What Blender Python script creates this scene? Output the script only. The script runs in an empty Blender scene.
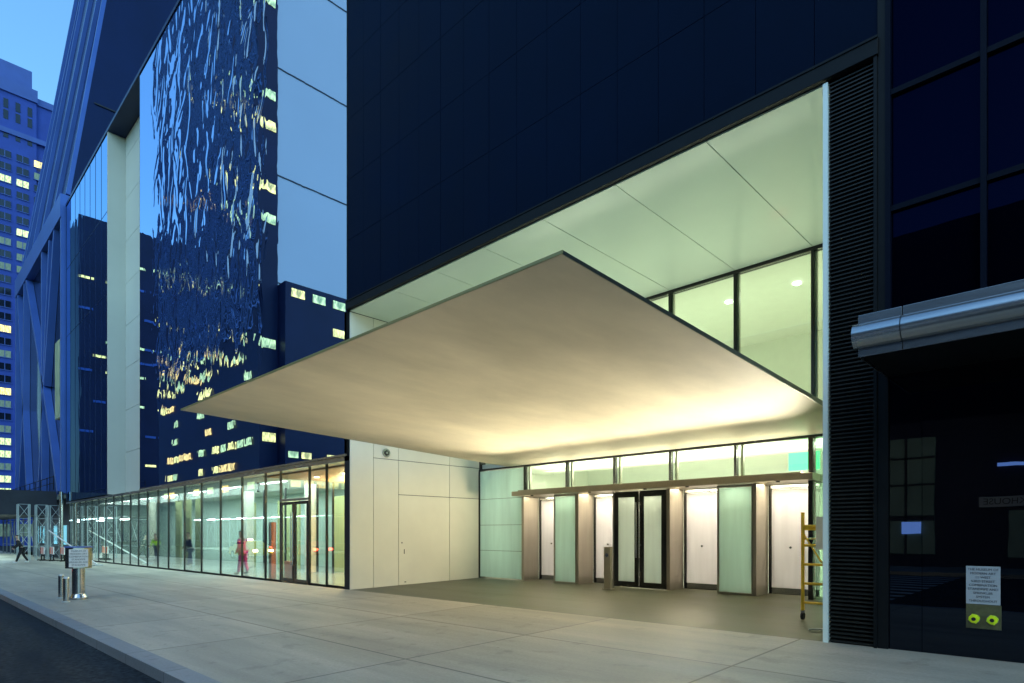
import bpy, bmesh, math, random
from mathutils import Vector, Matrix
random.seed(7)
R = math.radians
scene = bpy.context.scene
COL = scene.collection

# ------------------------------------------------------------------ helpers
class MB:
    def __init__(s): s.v = []; s.f = []; s.mi = []; s.cur = 0
    def box(s, x0, x1, y0, y1, z0, z1):
        if x0 > x1: x0, x1 = x1, x0
        if y0 > y1: y0, y1 = y1, y0
        if z0 > z1: z0, z1 = z1, z0
        n = len(s.v)
        s.v += [(x0,y0,z0),(x1,y0,z0),(x1,y1,z0),(x0,y1,z0),(x0,y0,z1),(x1,y0,z1),(x1,y1,z1),(x0,y1,z1)]
        for q in [(0,3,2,1),(4,5,6,7),(0,1,5,4),(1,2,6,5),(2,3,7,6),(3,0,4,7)]:
            s.f.append(tuple(n+i for i in q)); s.mi.append(s.cur)
        return s
    def quad(s, *p):
        n = len(s.v); s.v += [tuple(q) for q in p]; s.f.append(tuple(range(n, n+len(p)))); s.mi.append(s.cur); return s
    def hexa(s, b, t):                       # 4 bottom corners, 4 top corners, ccw from above
        n = len(s.v); s.v += [tuple(q) for q in b+t]
        for q in [(0,3,2,1),(4,5,6,7),(0,1,5,4),(1,2,6,5),(2,3,7,6),(3,0,4,7)]:
            s.f.append(tuple(n+i for i in q)); s.mi.append(s.cur)
        return s
    def prism(s, pts, z0, z1):
        n = len(s.v); k = len(pts)
        s.v += [(x,y,z0) for x,y in pts] + [(x,y,z1) for x,y in pts]
        s.f.append(tuple(n+i for i in reversed(range(k)))); s.mi.append(s.cur)
        s.f.append(tuple(n+k+i for i in range(k))); s.mi.append(s.cur)
        for i in range(k):
            j = (i+1) % k
            s.f.append((n+i, n+j, n+k+j, n+k+i)); s.mi.append(s.cur)
        return s
    def tube(s, a, b, r, n=10, r2=None, rot=0.0):
        a = Vector(a); b = Vector(b); d = (b-a).normalized(); r2 = r if r2 is None else r2
        up = Vector((0,0,1)) if abs(d.z) < .95 else Vector((1,0,0))
        u = d.cross(up).normalized(); w = d.cross(u)
        k = len(s.v)
        for c, rr in ((a, r), (b, r2)):
            for i in range(n):
                t = 2*math.pi*i/n + rot
                s.v.append(tuple(c + u*math.cos(t)*rr + w*math.sin(t)*rr))
        s.f.append(tuple(k+i for i in range(n))); s.mi.append(s.cur)
        s.f.append(tuple(k+n+i for i in reversed(range(n)))); s.mi.append(s.cur)
        for i in range(n):
            j = (i+1) % n
            s.f.append((k+i, k+n+i, k+n+j, k+j)); s.mi.append(s.cur)
        return s
    def beam(s, a, b, wx, wy):               # square bar between two points, section wx (horizontal) x wy
        a = Vector(a); b = Vector(b); d = (b-a).normalized()
        up = Vector((0,1,0))
        u = d.cross(up).normalized() if abs(d.y) < .95 else Vector((1,0,0))
        w = d.cross(u).normalized()
        u = u*wx/2; w = w*wy/2
        k = len(s.v)
        for c in (a, b):
            for p in (u+w, -u+w, -u-w, u-w): s.v.append(tuple(c+p))
        for q in [(0,1,2,3),(7,6,5,4),(0,4,5,1),(1,5,6,2),(2,6,7,3),(3,7,4,0)]:
            s.f.append(tuple(k+i for i in q)); s.mi.append(s.cur)
        return s
    def build(s, name, mats, parent=None, bevel=0.0, smooth=False):
        me = bpy.data.meshes.new(name)
        off = Vector((0,0,0)); p = parent
        while p: off += p.location; p = p.parent
        me.from_pydata([tuple(Vector(v)-off) for v in s.v], [], s.f)
        if not isinstance(mats, (list, tuple)): mats = [mats]
        for m in mats: me.materials.append(m)
        me.polygons.foreach_set('material_index', s.mi)
        bm = bmesh.new(); bm.from_mesh(me)
        bmesh.ops.recalc_face_normals(bm, faces=bm.faces)
        if bevel > 0:
            bmesh.ops.bevel(bm, geom=list(bm.edges), offset=bevel, segments=2, affect='EDGES', profile=.6)
        if smooth:
            for f in bm.faces: f.smooth = True
            for e in bm.edges:
                if len(e.link_faces) == 2 and e.calc_face_angle(0) > R(35): e.smooth = False
        bm.to_mesh(me); bm.free(); me.update()
        o = bpy.data.objects.new(name, me); COL.objects.link(o); o.parent = parent
        return o

def thing(name, label, cat, loc=(0,0,0), group=None):
    o = bpy.data.objects.new(name, None); COL.objects.link(o); o.location = loc
    o.empty_display_size = .3
    o['label'] = label; o['category'] = cat
    if group: o['group'] = group
    return o
def tag(o, label, cat, group=None):
    o['label'] = label; o['category'] = cat
    if group: o['group'] = group
    return o
def kind(o, k): o['kind'] = k; return o
def copy_tree(o, parent=None):
    c = o.copy(); COL.objects.link(c); c.parent = parent
    for ch in list(o.children): copy_tree(ch, c)
    return c
def text(name, s, size, mat, parent, loc, rot, ext=.002, align='CENTER'):
    cu = bpy.data.curves.new(name, 'FONT'); cu.body = s; cu.size = size; cu.extrude = ext
    cu.align_x = align; cu.align_y = 'CENTER'
    tmp = bpy.data.objects.new(name, cu); COL.objects.link(tmp)
    dg = bpy.context.evaluated_depsgraph_get(); dg.update()
    me = bpy.data.meshes.new_from_object(tmp.evaluated_get(dg))
    bpy.data.objects.remove(tmp)
    me.name = name; me.materials.clear(); me.materials.append(mat)
    o = bpy.data.objects.new(name, me); COL.objects.link(o); o.parent = parent
    off = Vector((0,0,0)); p = parent
    while p: off += p.location; p = p.parent
    o.location = Vector(loc)-off; o.rotation_euler = rot
    return o

# ------------------------------------------------------------------ materials
def nodes(m):
    nt = m.node_tree; return nt, nt.nodes, nt.links
def mat(name, col, rough=.5, metal=0.0, spec=.5, var=0.0, vscale=3.0, vstretch=(1,1,1), bump=0.0, bscale=30, coat=0.0, rvar=0.0):
    m = bpy.data.materials.new(name); m.use_nodes = True
    nt, N, L = nodes(m); b = N['Principled BSDF']
    b.inputs['Base Color'].default_value = (*col, 1); b.inputs['Roughness'].default_value = rough
    b.inputs['Metallic'].default_value = metal; b.inputs['Specular IOR Level'].default_value = spec
    b.inputs['Coat Weight'].default_value = coat; b.inputs['Coat Roughness'].default_value = .03
    if var or bump or rvar:
        tc = N.new('ShaderNodeTexCoord'); mp = N.new('ShaderNodeMapping')
        mp.inputs['Scale'].default_value = vstretch; L.new(tc.outputs['Object'], mp.inputs[0])
        n = N.new('ShaderNodeTexNoise'); n.inputs['Scale'].default_value = vscale; n.inputs['Detail'].default_value = 6
        n.inputs['Roughness'].default_value = .6
        L.new(mp.outputs[0], n.inputs['Vector'])
        if var:
            mr = N.new('ShaderNodeMapRange'); mr.inputs[1].default_value = .3; mr.inputs[2].default_value = .7
            mr.inputs[3].default_value = 1-var; mr.inputs[4].default_value = 1+var
            L.new(n.outputs[0], mr.inputs[0])
            mx = N.new('ShaderNodeVectorMath'); mx.operation = 'SCALE'; mx.inputs[0].default_value = col
            L.new(mr.outputs[0], mx.inputs['Scale']); L.new(mx.outputs[0], b.inputs['Base Color'])
        if rvar:
            mr = N.new('ShaderNodeMapRange'); mr.inputs[1].default_value = .3; mr.inputs[2].default_value = .7
            mr.inputs[3].default_value = max(0, rough-rvar); mr.inputs[4].default_value = rough+rvar
            L.new(n.outputs[0], mr.inputs[0]); L.new(mr.outputs[0], b.inputs['Roughness'])
        if bump:
            n2 = N.new('ShaderNodeTexNoise'); n2.inputs['Scale'].default_value = bscale; n2.inputs['Detail'].default_value = 4
            L.new(mp.outputs[0], n2.inputs['Vector'])
            bp = N.new('ShaderNodeBump'); bp.inputs['Strength'].default_value = 1; bp.inputs['Distance'].default_value = bump
            L.new(n2.outputs[0], bp.inputs['Height']); L.new(bp.outputs[0], b.inputs['Normal'])
    return m
def emit(name, col, s):
    m = bpy.data.materials.new(name); m.use_nodes = True
    nt, N, L = nodes(m); b = N['Principled BSDF']
    b.inputs['Base Color'].default_value = (*[c*.5 for c in col], 1)
    b.inputs['Emission Color'].default_value = (*col, 1); b.inputs['Emission Strength'].default_value = s
    return m
def glass(name, tint=(.9,1,.95), refl=.08, rough=0.0, gloss=(1,1,1), edge=True, start=.2):
    """thin architectural pane: straight transmission plus a Fresnel mirror"""
    m = bpy.data.materials.new(name); m.use_nodes = True
    nt, N, L = nodes(m); N.clear()
    out = N.new('ShaderNodeOutputMaterial'); mix = N.new('ShaderNodeMixShader')
    t = N.new('ShaderNodeBsdfTransparent'); t.inputs[0].default_value = (*tint, 1)
    g = N.new('ShaderNodeBsdfGlossy'); g.inputs[0].default_value = (*gloss, 1); g.inputs['Roughness'].default_value = rough
    lw = N.new('ShaderNodeLayerWeight'); lw.inputs[0].default_value = .5
    mr = N.new('ShaderNodeMapRange'); mr.interpolation_type = 'SMOOTHSTEP'
    mr.inputs[1].default_value = start; mr.inputs[2].default_value = 1.0
    mr.inputs[3].default_value = refl; mr.inputs[4].default_value = 1.0 if edge else refl
    L.new(lw.outputs['Facing'], mr.inputs[0]); L.new(mr.outputs[0], mix.inputs[0])
    L.new(t.outputs[0], mix.inputs[1]); L.new(g.outputs[0], mix.inputs[2]); L.new(mix.outputs[0], out.inputs[0])
    return m

M = {}
M['navy_panel'] = mat('navy_panel', (.0015,.006,.020), .5, spec=.03, var=.18, vscale=.35, rvar=.08)
M['joint_dark'] = mat('joint_dark', (.008,.009,.012), .6)
M['black_metal'] = mat('black_metal', (.006,.007,.008), .5, spec=.15, var=.2, vscale=4)
M['louver'] = mat('louver', (.016,.017,.015), .45, spec=.25, metal=.0, var=.25, vscale=2)
M['white_glass'] = mat('white_glass', (.60,.68,.60), .30, spec=.35, coat=.08, var=.03, vscale=.5)
M['white_panel'] = mat('white_panel', (.74,.71,.61), .6, spec=.15, var=.05, vscale=.7)
M['pale_pier'] = mat('pale_pier', (.50,.52,.46), .35, var=.04, vscale=.4)
M['jamb_white'] = mat('jamb_white', (.80,.86,.78), .3, spec=.5)
M['canopy_steel'] = mat('canopy_steel', (.52,.475,.365), .55, spec=.2, var=.17, vscale=.95, vstretch=(1,.45,1), rvar=.08)
M['canopy_edge'] = mat('canopy_edge', (.08,.085,.075), .4, metal=.6)
M['canopy_lip'] = mat('canopy_lip', (.34,.31,.13), .4, metal=.3)  # yellow light caught by the front edge is put into this colour
M['bronze'] = mat('bronze', (.40,.355,.295), .33, metal=.55, var=.08, vscale=2, vstretch=(2,2,.2))
M['lintel'] = mat('lintel', (.40,.36,.28), .35, metal=.5, var=.05, vscale=1)
M['mull'] = mat('mullion', (.022,.024,.024), .35, metal=.4, var=.15)
M['mull_light'] = mat('mullion_light', (.33,.32,.27), .3, metal=.7, var=.08)
M['door_black'] = mat('door_black', (.012,.011,.010), .25, spec=.6, var=.2)
M['green_leaf'] = mat('green_leaf', (.36,.50,.41), .08, spec=.6, coat=.6, var=.04, vscale=.6)
M['frost'] = mat('frost', (.52,.56,.50), .12, spec=.6, coat=.5, var=.03)
M['stainless'] = mat('stainless', (.46,.47,.48), .22, metal=1, var=.08, vscale=3, vstretch=(1,1,8), bump=.0006, bscale=60)
M['brushed'] = mat('brushed', (.36,.36,.37), .24, metal=.85, var=.10, vscale=2, vstretch=(.3,6,6), rvar=.05)
M['galv'] = mat('galv', (.55,.58,.58), .4, metal=.5, var=.12, vscale=3)
M['black_stone'] = mat('black_stone', (.006,.007,.010), .045, spec=.55, var=.3, vscale=1.2)
M['yellow'] = mat('yellow_paint', (.80,.50,.03), .38, var=.12, vscale=6)
M['rubber'] = mat('rubber', (.015,.015,.015), .7, var=.3, vscale=8)
M['white_paint'] = mat('white_paint', (.72,.72,.70), .5, var=.08, vscale=4)
M['road_paint'] = mat('road_paint', (.6,.6,.58), .6, var=.25, vscale=5)
M['sign_plate'] = mat('sign_plate', (.42,.44,.46), .35, spec=.4, var=.06)
M['sign_text'] = mat('sign_text', (.015,.016,.02), .5)
M['brass_plate'] = mat('brass_plate', (.20,.19,.10), .35, metal=.7, var=.25, vscale=12)
M['cap_yellow'] = mat('cap_yellow', (.80,.95,.02), .3, var=.08, vscale=10)
M['tower_navy'] = mat('tower_navy', (.004,.012,.060), .25, spec=.2, var=.2, vscale=.15)
M['tower_beam'] = mat('tower_beam', (.045,.11,.38), .35, metal=.1, var=.12, vscale=.4)
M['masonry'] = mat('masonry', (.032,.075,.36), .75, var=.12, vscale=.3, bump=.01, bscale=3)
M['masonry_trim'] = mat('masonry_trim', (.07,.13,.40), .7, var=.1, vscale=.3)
M['dark_glass'] = mat('dark_glass', (.008,.012,.022), .06, spec=.6, var=.3, vscale=.6)
M['opp_dark'] = mat('opp_dark', (.010,.014,.040), .45, spec=.15, var=.25, vscale=.12)
M['opp_pale'] = mat('opp_pale', (.62,.62,.62), .5, var=.04, vscale=.05)
M['shed_dark'] = mat('shed_dark', (.020,.024,.034), .55, var=.3, vscale=1)
M['shed_steel'] = mat('shed_steel', (.42,.50,.50), .5, metal=.2, var=.15, vscale=2)
M['shed_post'] = mat('shed_post', (.16,.19,.22), .5, metal=.2, var=.2, vscale=2)
M['orange'] = mat('orange_plastic', (.75,.10,.04), .45, var=.1)
M['cloth_black'] = mat('cloth_black', (.012,.012,.015), .85, var=.3, vscale=9)
M['hivis'] = mat('hivis', (.45,.75,.05), .6, var=.1)
M['jeans'] = mat('jeans', (.04,.06,.11), .85, var=.2, vscale=9)
M['skin'] = mat('skin', (.45,.28,.20), .55, var=.06)
M['hair'] = mat('hair', (.02,.014,.01), .6, var=.2, vscale=20)
M['magenta'] = mat('magenta_cloth', (.55,.03,.22), .6, var=.3, vscale=5)
M['wood_ceiling'] = mat('wood_ceiling', (.50,.27,.11), .45, var=.15, vscale=2, vstretch=(8,1,1))
M['lobby_wall'] = mat('lobby_wall', (.64,.76,.71), .5, var=.05, vscale=.6)
M['lobby_wall_warm'] = mat('lobby_wall_warm', (.66,.60,.42), .5, var=.05, vscale=.6)
M['lobby_floor'] = mat('lobby_floor', (.30,.32,.30), .18, var=.12, vscale=1)
M['curtain'] = mat('curtain', (.40,.42,.20), .7, var=.12, vscale=2, vstretch=(6,1,.2))
M['room_white'] = mat('room_white', (.74,.76,.68), .6, var=.03)
M['paper'] = mat('paper', (.75,.72,.60), .7, var=.05)
M['lamp_white'] = emit('lamp_white', (.95,1,.95), 8)
M['lamp_cool'] = emit('lamp_cool', (.75,1,1), 14)
M['lamp_warm'] = emit('lamp_warm', (1,.8,.5), 8)
M['red_light'] = emit('red_light', (1,.04,.03), 3)
M['exit_red'] = emit('exit_red', (1,.12,.10), 2.2)
M['screen_green'] = emit('screen_green', (.10,.85,.28), 1.1)
M['screen_blue'] = emit('screen_blue', (.25,.45,1), 3.0)
M['win_yellow'] = emit('win_yellow', (1,.82,.25), 1.25)
M['win_green'] = emit('win_green', (.80,1,.42), .75)
M['win_cool'] = emit('win_cool', (.25,.75,.95), .22)
M['win_dim'] = emit('win_dim', (.35,.5,.35), .10)
M['win_amber'] = emit('win_amber', (1,.62,.18), 1.3)
M['head_light'] = emit('head_light', (1,.95,.8), 12)
M['tail_light'] = emit('tail_light', (1,.05,.02), 14)
M['led_letters'] = emit('led_letters', (.55,.65,.8), .25)

for k in ('win_yellow','win_green','win_dim','win_amber'):
    nt, N, L = nodes(M[k]); b = N['Principled BSDF']
    tc = N.new('ShaderNodeTexCoord'); mp = N.new('ShaderNodeMapping'); mp.inputs['Scale'].default_value = (3.1,3.1,1.1); L.new(tc.outputs['Object'], mp.inputs[0])
    oi = N.new('ShaderNodeObjectInfo'); L.new(oi.outputs['Random'], mp.inputs['Location'])
    n = N.new('ShaderNodeTexNoise'); n.noise_dimensions = '3D'; n.inputs['Scale'].default_value = 1.4; n.inputs['Detail'].default_value = 3
    L.new(mp.outputs[0], n.inputs['Vector'])
    mr = N.new('ShaderNodeMapRange'); mr.inputs[1].default_value = .35; mr.inputs[2].default_value = .68
    s = b.inputs['Emission Strength'].default_value; mr.inputs[3].default_value = s*.12; mr.inputs[4].default_value = s*.95
    L.new(n.outputs[0], mr.inputs[0]); L.new(mr.outputs[0], b.inputs['Emission Strength'])

# frosted door leaf: lets the lobby light glow through
def frosted(name, col, fac=.55, rough=.25, coat=0.0):
    m = bpy.data.materials.new(name); m.use_nodes = True
    nt, N, L = nodes(m); N.clear()
    out = N.new('ShaderNodeOutputMaterial'); mix = N.new('ShaderNodeMixShader'); mix.inputs[0].default_value = fac
    d = N.new('ShaderNodeBsdfPrincipled'); d.inputs['Roughness'].default_value = rough; d.inputs['Coat Weight'].default_value = coat
    t = N.new('ShaderNodeBsdfTranslucent'); t.inputs[0].default_value = (*col, 1)
    tc = N.new('ShaderNodeTexCoord'); mp = N.new('ShaderNodeMapping'); mp.inputs['Scale'].default_value = (5,5,.5)
    n = N.new('ShaderNodeTexNoise'); n.inputs['Scale'].default_value = 1.2
    L.new(tc.outputs['Object'], mp.inputs[0]); L.new(mp.outputs[0], n.inputs['Vector'])
    mr = N.new('ShaderNodeMapRange'); mr.inputs[3].default_value = .85; mr.inputs[4].default_value = 1.1; L.new(n.outputs[0], mr.inputs[0])
    sc = N.new('ShaderNodeVectorMath'); sc.operation = 'SCALE'; sc.inputs[0].default_value = col; L.new(mr.outputs[0], sc.inputs['Scale'])
    L.new(sc.outputs[0], d.inputs['Base Color']); L.new(sc.outputs[0], t.inputs[0])
    L.new(d.outputs[0], mix.inputs[1]); L.new(t.outputs[0], mix.inputs[2]); L.new(mix.outputs[0], out.inputs[0])
    return m
M['door_frost'] = frosted('door_frost', (.78,.75,.78))
M['green_leaf'] = frosted('green_leaf', (.74,.90,.86), .50, .06, .5)
M['frost'] = frosted('frost', (.76,.82,.80), .5, .08, .5)
M['pane'] = glass('clear_pane', (.90,.97,.90), .05)
M['store_pane'] = glass('store_pane', (.80,.90,.88), .10, start=.42)
M['green_pane'] = glass('green_pane', (.62,.80,.70), .07)

# wavy mirror glass: roller-wave distortion that is strong in the middle bays and weak near both ends
def mirror_mat(name, tint, amount, wavy=True, scale=(2.2,1,.75), body=(.002,.004,.014)):
    m = bpy.data.materials.new(name); m.use_nodes = True
    nt, N, L = nodes(m); N.clear()
    out = N.new('ShaderNodeOutputMaterial')
    g = N.new('ShaderNodeBsdfGlossy'); g.inputs[0].default_value = (*tint, 1); g.inputs['Roughness'].default_value = .0
    d = N.new('ShaderNodeBsdfDiffuse'); d.inputs[0].default_value = (*body, 1)
    add = N.new('ShaderNodeAddShader'); L.new(g.outputs[0], add.inputs[0]); L.new(d.outputs[0], add.inputs[1])
    L.new(add.outputs[0], out.inputs[0])
    tc = N.new('ShaderNodeTexCoord'); sx = N.new('ShaderNodeSeparateXYZ'); L.new(tc.outputs['Object'], sx.inputs[0])
    mp = N.new('ShaderNodeMapping'); mp.inputs['Scale'].default_value = scale; L.new(tc.outputs['Object'], mp.inputs[0])
    n = N.new('ShaderNodeTexNoise'); n.inputs['Scale'].default_value = 1.0; n.inputs['Detail'].default_value = 1.5; n.inputs['Roughness'].default_value = .4
    n.inputs['Distortion'].default_value = 1.3
    L.new(mp.outputs[0], n.inputs['Vector'])
    n2 = N.new('ShaderNodeTexNoise'); n2.inputs['Scale'].default_value = .35; n2.inputs['Detail'].default_value = 0
    L.new(mp.outputs[0], n2.inputs['Vector'])
    h = N.new('ShaderNodeMath'); h.operation = 'ADD'; L.new(n.outputs[0], h.inputs[0])
    k = N.new('ShaderNodeMath'); k.operation = 'MULTIPLY'; k.inputs[1].default_value = 1.6; L.new(n2.outputs[0], k.inputs[0]); L.new(k.outputs[0], h.inputs[1])
    bp = N.new('ShaderNodeBump'); bp.inputs['Distance'].default_value = amount
    L.new(h.outputs[0], bp.inputs['Height']); L.new(bp.outputs[0], g.inputs['Normal'])
    if wavy:
        def ramp(src, a, b, lo, hi):
            r = N.new('ShaderNodeMapRange'); r.inputs[1].default_value = a; r.inputs[2].default_value = b
            r.inputs[3].default_value = lo; r.inputs[4].default_value = hi; L.new(src, r.inputs[0]); return r.outputs[0]
        a = ramp(sx.outputs[0], .8, 3.4, .05, 1.0)     # calm left end
        b = ramp(sx.outputs[0], 12.8, 14.4, 1.0, .012)    # calm right bays
        c = ramp(sx.outputs[2], 7.2, 12.5, .03, 1.0)        # calmer near the street
        m1 = N.new('ShaderNodeMath'); m1.operation = 'MULTIPLY'; L.new(a, m1.inputs[0]); L.new(b, m1.inputs[1])
        m2 = N.new('ShaderNodeMath'); m2.operation = 'MULTIPLY'; L.new(m1.outputs[0], m2.inputs[0]); L.new(c, m2.inputs[1])
        L.new(m2.outputs[0], bp.inputs['Strength'])
    else: bp.inputs['Strength'].default_value = 1
    return m
M['wavy_mirror'] = mirror_mat('wavy_mirror', (.50,.65,.88), .045, True, (1.05,1,.60))
M['calm_mirror'] = mirror_mat('calm_mirror', (.42,.62,.85), .0025, False, (.8,1,.15))

# paving
def paving(name, base, jx, jy, ox, oy, width=.012, stain=.16, rough=.55, dark=.45, slab=.10, grit=.09, gscale=28):
    m = bpy.data.materials.new(name); m.use_nodes = True
    nt, N, L = nodes(m); b = N['Principled BSDF']
    tc = N.new('ShaderNodeTexCoord'); s = N.new('ShaderNodeSeparateXYZ'); L.new(tc.outputs['Object'], s.inputs[0])
    def mth(op, a, bb=None, c=None):
        q = N.new('ShaderNodeMath'); q.operation = op
        for i, v in enumerate((a, bb, c)):
            if v is None: continue
            if isinstance(v, (int, float)): q.inputs[i].default_value = v
            else: L.new(v, q.inputs[i])
        return q.outputs[0]
    def cell(src, o, p):
        t = mth('DIVIDE', mth('SUBTRACT', src, o), p); fl = mth('FLOOR', t); fr = mth('FRACT', t)
        e = mth('MULTIPLY', mth('MINIMUM', fr, mth('SUBTRACT', 1.0, fr)), p)
        return fl, e
    fx, ex = cell(s.outputs[0], ox, jx); fy, ey = cell(s.outputs[1], oy, jy)
    e = mth('MINIMUM', ex, ey)
    line = N.new('ShaderNodeMapRange'); line.inputs[1].default_value = width*.4; line.inputs[2].default_value = width
    line.inputs[3].default_value = dark; line.inputs[4].default_value = 1; L.new(e, line.inputs[0])
    wn = N.new('ShaderNodeTexWhiteNoise'); wn.noise_dimensions = '2D'
    cb = N.new('ShaderNodeCombineXYZ'); L.new(fx, cb.inputs[0]); L.new(fy, cb.inputs[1]); L.new(cb.outputs[0], wn.inputs['Vector'])
    sl = mth('ADD', mth('MULTIPLY', wn.outputs[0], slab*2), 1-slab)
    def noise(sc, st, det=6, lo=.3, hi=.7, a=1-stain, c=1+stain, rough=.62):
        mp = N.new('ShaderNodeMapping'); mp.inputs['Scale'].default_value = st; L.new(tc.outputs['Object'], mp.inputs[0])
        n = N.new('ShaderNodeTexNoise'); n.inputs['Scale'].default_value = sc; n.inputs['Detail'].default_value = det
        n.inputs['Roughness'].default_value = rough; L.new(mp.outputs[0], n.inputs['Vector'])
        r = N.new('ShaderNodeMapRange'); r.inputs[1].default_value = lo; r.inputs[2].default_value = hi
        r.inputs[3].default_value = a; r.inputs[4].default_value = c; L.new(n.outputs[0], r.inputs[0]); return r.outputs[0], n.outputs[0]
    a1, _ = noise(.75, (.22,1.9,1)); a2, fine = noise(gscale, (1,1,1), 3, a=1-grit, c=1+grit); a3, _ = noise(2.3, (1,1,1), 7, lo=.58, hi=.66, a=1.0, c=.80)
    vo = N.new('ShaderNodeTexVoronoi'); vo.inputs['Scale'].default_value = 2.1; L.new(tc.outputs['Object'], vo.inputs['Vector'])
    gum = N.new('ShaderNodeMapRange'); gum.inputs[1].default_value = .035; gum.inputs[2].default_value = .055; gum.inputs[3].default_value = .62; gum.inputs[4].default_value = 1
    L.new(vo.outputs['Distance'], gum.inputs[0])
    tot = mth('MULTIPLY', mth('MULTIPLY', mth('MULTIPLY', mth('MULTIPLY', line.outputs[0], sl), mth('MULTIPLY', a1, a2)), a3), gum.outputs[0])
    sc = N.new('ShaderNodeVectorMath'); sc.operation = 'SCALE'; sc.inputs[0].default_value = base; L.new(tot, sc.inputs['Scale'])
    L.new(sc.outputs[0], b.inputs['Base Color']); b.inputs['Roughness'].default_value = rough
    rr = mth('ADD', mth('MULTIPLY', a1, .25), rough-.25); L.new(rr, b.inputs['Roughness'])
    bp = N.new('ShaderNodeBump'); bp.inputs['Distance'].default_value = .004; bp.inputs['Strength'].default_value = .6
    hh = mth('ADD', mth('MULTIPLY', line.outputs[0], 1.2), mth('MULTIPLY', fine, .35)); L.new(hh, bp.inputs['Height']); L.new(bp.outputs[0], b.inputs['Normal'])
    return m
M['sidewalk'] = paving('sidewalk_concrete', (.365,.325,.255), 3.34, 2.28, -3.15, 2.42, .022, .28, .60, .38)
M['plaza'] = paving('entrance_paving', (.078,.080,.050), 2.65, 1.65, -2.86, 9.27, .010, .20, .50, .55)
M['kerb'] = paving('kerb_granite', (.22,.225,.23), 1.67, 40, -3.15, -11, .014, .15, .6)
M['asphalt'] = paving('asphalt', (.024,.025,.026), 400, 400, -190, -150, .01, .8, .75, .45, .1, .75, 14)
M['asphalt'].node_tree.nodes['Principled BSDF'].inputs['Specular IOR Level'].default_value = .12
M['ground'] = mat('ground_dark', (.05,.05,.05), .9, var=.2, vscale=.1)

# ------------------------------------------------------------------ the ground
def gz(x, y): return .008*(max(-80, min(20, x))+15.4) + .015*(y-9.25)
KY = 2.35
def sheet(name, x0, x1, y0, y1, m, dz=0.0, thick=0.0, zf=None):
    mb = MB(); xs = [x0] + [x for x in (-80, 20) if x0 < x < x1] + [x1]
    zf = zf or (lambda x, y: gz(x, y))
    for a, b in zip(xs[:-1], xs[1:]):
        if thick:
            mb.hexa([(a,y0,zf(a,y0)+dz-thick),(b,y0,zf(b,y0)+dz-thick),(b,y1,zf(b,y1)+dz-thick),(a,y1,zf(a,y1)+dz-thick)],
                    [(a,y0,zf(a,y0)+dz),(b,y0,zf(b,y0)+dz),(b,y1,zf(b,y1)+dz),(a,y1,zf(a,y1)+dz)])
        else: mb.quad((a,y0,zf(a,y0)+dz),(b,y0,zf(b,y0)+dz),(b,y1,zf(b,y1)+dz),(a,y1,zf(a,y1)+dz))
    return mb.build(name, m)
def street_z(x, y): return gz(x, KY)-.14 + .07*math.sin(math.pi*(KY-y)/13.6)*0
ground = MB().quad((-1500,-1500,-1.6),(1500,-1500,-1.6),(1500,1500,-1.6),(-1500,1500,-1.6)).build('ground', M['ground']); kind(ground,'structure')
kind(sheet('street', -600, 120, -11.5, KY+.001, M['asphalt'], zf=street_z), 'structure')
kind(sheet('sidewalk', -95, 60, KY+.27, 9.262, M['sidewalk'], thick=.3), 'structure')
kind(sheet('kerb', -95, 60, KY, KY+.268, M['kerb'], dz=.002, thick=.32), 'structure')
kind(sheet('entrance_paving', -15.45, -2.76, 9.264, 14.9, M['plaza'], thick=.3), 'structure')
kind(sheet('cross_street', -130, -97, -200, 200, M['asphalt'], dz=0, zf=lambda x, y: gz(x, KY)-.135), 'structure')
def opp_z(x, y): return gz(x, KY) + .01
kind(sheet('opposite_sidewalk', -95, 60, -16.5, -11.5, M['sidewalk'], thick=.4, zf=opp_z), 'structure')
cw = MB()
for i in range(11):
    y = 1.2-i*1.15
    cw.quad((-8.2,y-.5,street_z(-8.2,y)+.004),(-4.0,y-.5,street_z(-4,y)+.004),(-4.0,y,street_z(-4,y)+.004),(-8.2,y,street_z(-8.2,y)+.004))
kind(cw.build('crosswalk', M['road_paint']), 'structure')

# ------------------------------------------------------------------ entrance building
D = 9.25; XL = -15.43; XR = -2.83; HEAD = 7.97; BY = 14.30
EB = thing('entrance_building', 'dark navy panelled building with tall white recess, steel canopy and lit doors', 'building', (-9,12,0))
# navy facade panels (real gaps over a dark backing)
mb = MB()
xs = [-2.12, -2.95]
while xs[-1] > -15.2: xs.append(xs[-1]-.838)
xs[-1] = -15.50
zs = [8.24, 9.98, 11.70, 13.42, 15.14, 16.86, 18.6, 20.4, 22.2, 24.0]
g = .009
for i in range(len(xs)-1):
    for j in range(len(zs)-1):
        off = random.uniform(-.002, .002)
        x0, x1 = xs[i+1]+g/2, xs[i]-g/2; z0, z1 = zs[j]+g/2, zs[j+1]-g/2
        mb.box(x0, x1, D-.03+off, D+.02, z0, z1)
mb.build('facade_panels', M['navy_panel'], EB)
MB().box(-15.5, -2.12, D+.022, D+.30, 8.20, 24.0).box(-15.52,-2.10, D+.31, 22, 8.12, 24.05).build('facade_backing', M['joint_dark'], EB)
MB().box(-15.5, -2.14, D-.10, D+.018, 7.985, 8.225).build('head_band', M['black_metal'], EB, bevel=.006)
MB().box(-15.5, -2.14, D-.115, D-.101, 8.20, 8.232).build('drip_edge', M['black_metal'], EB)
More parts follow.
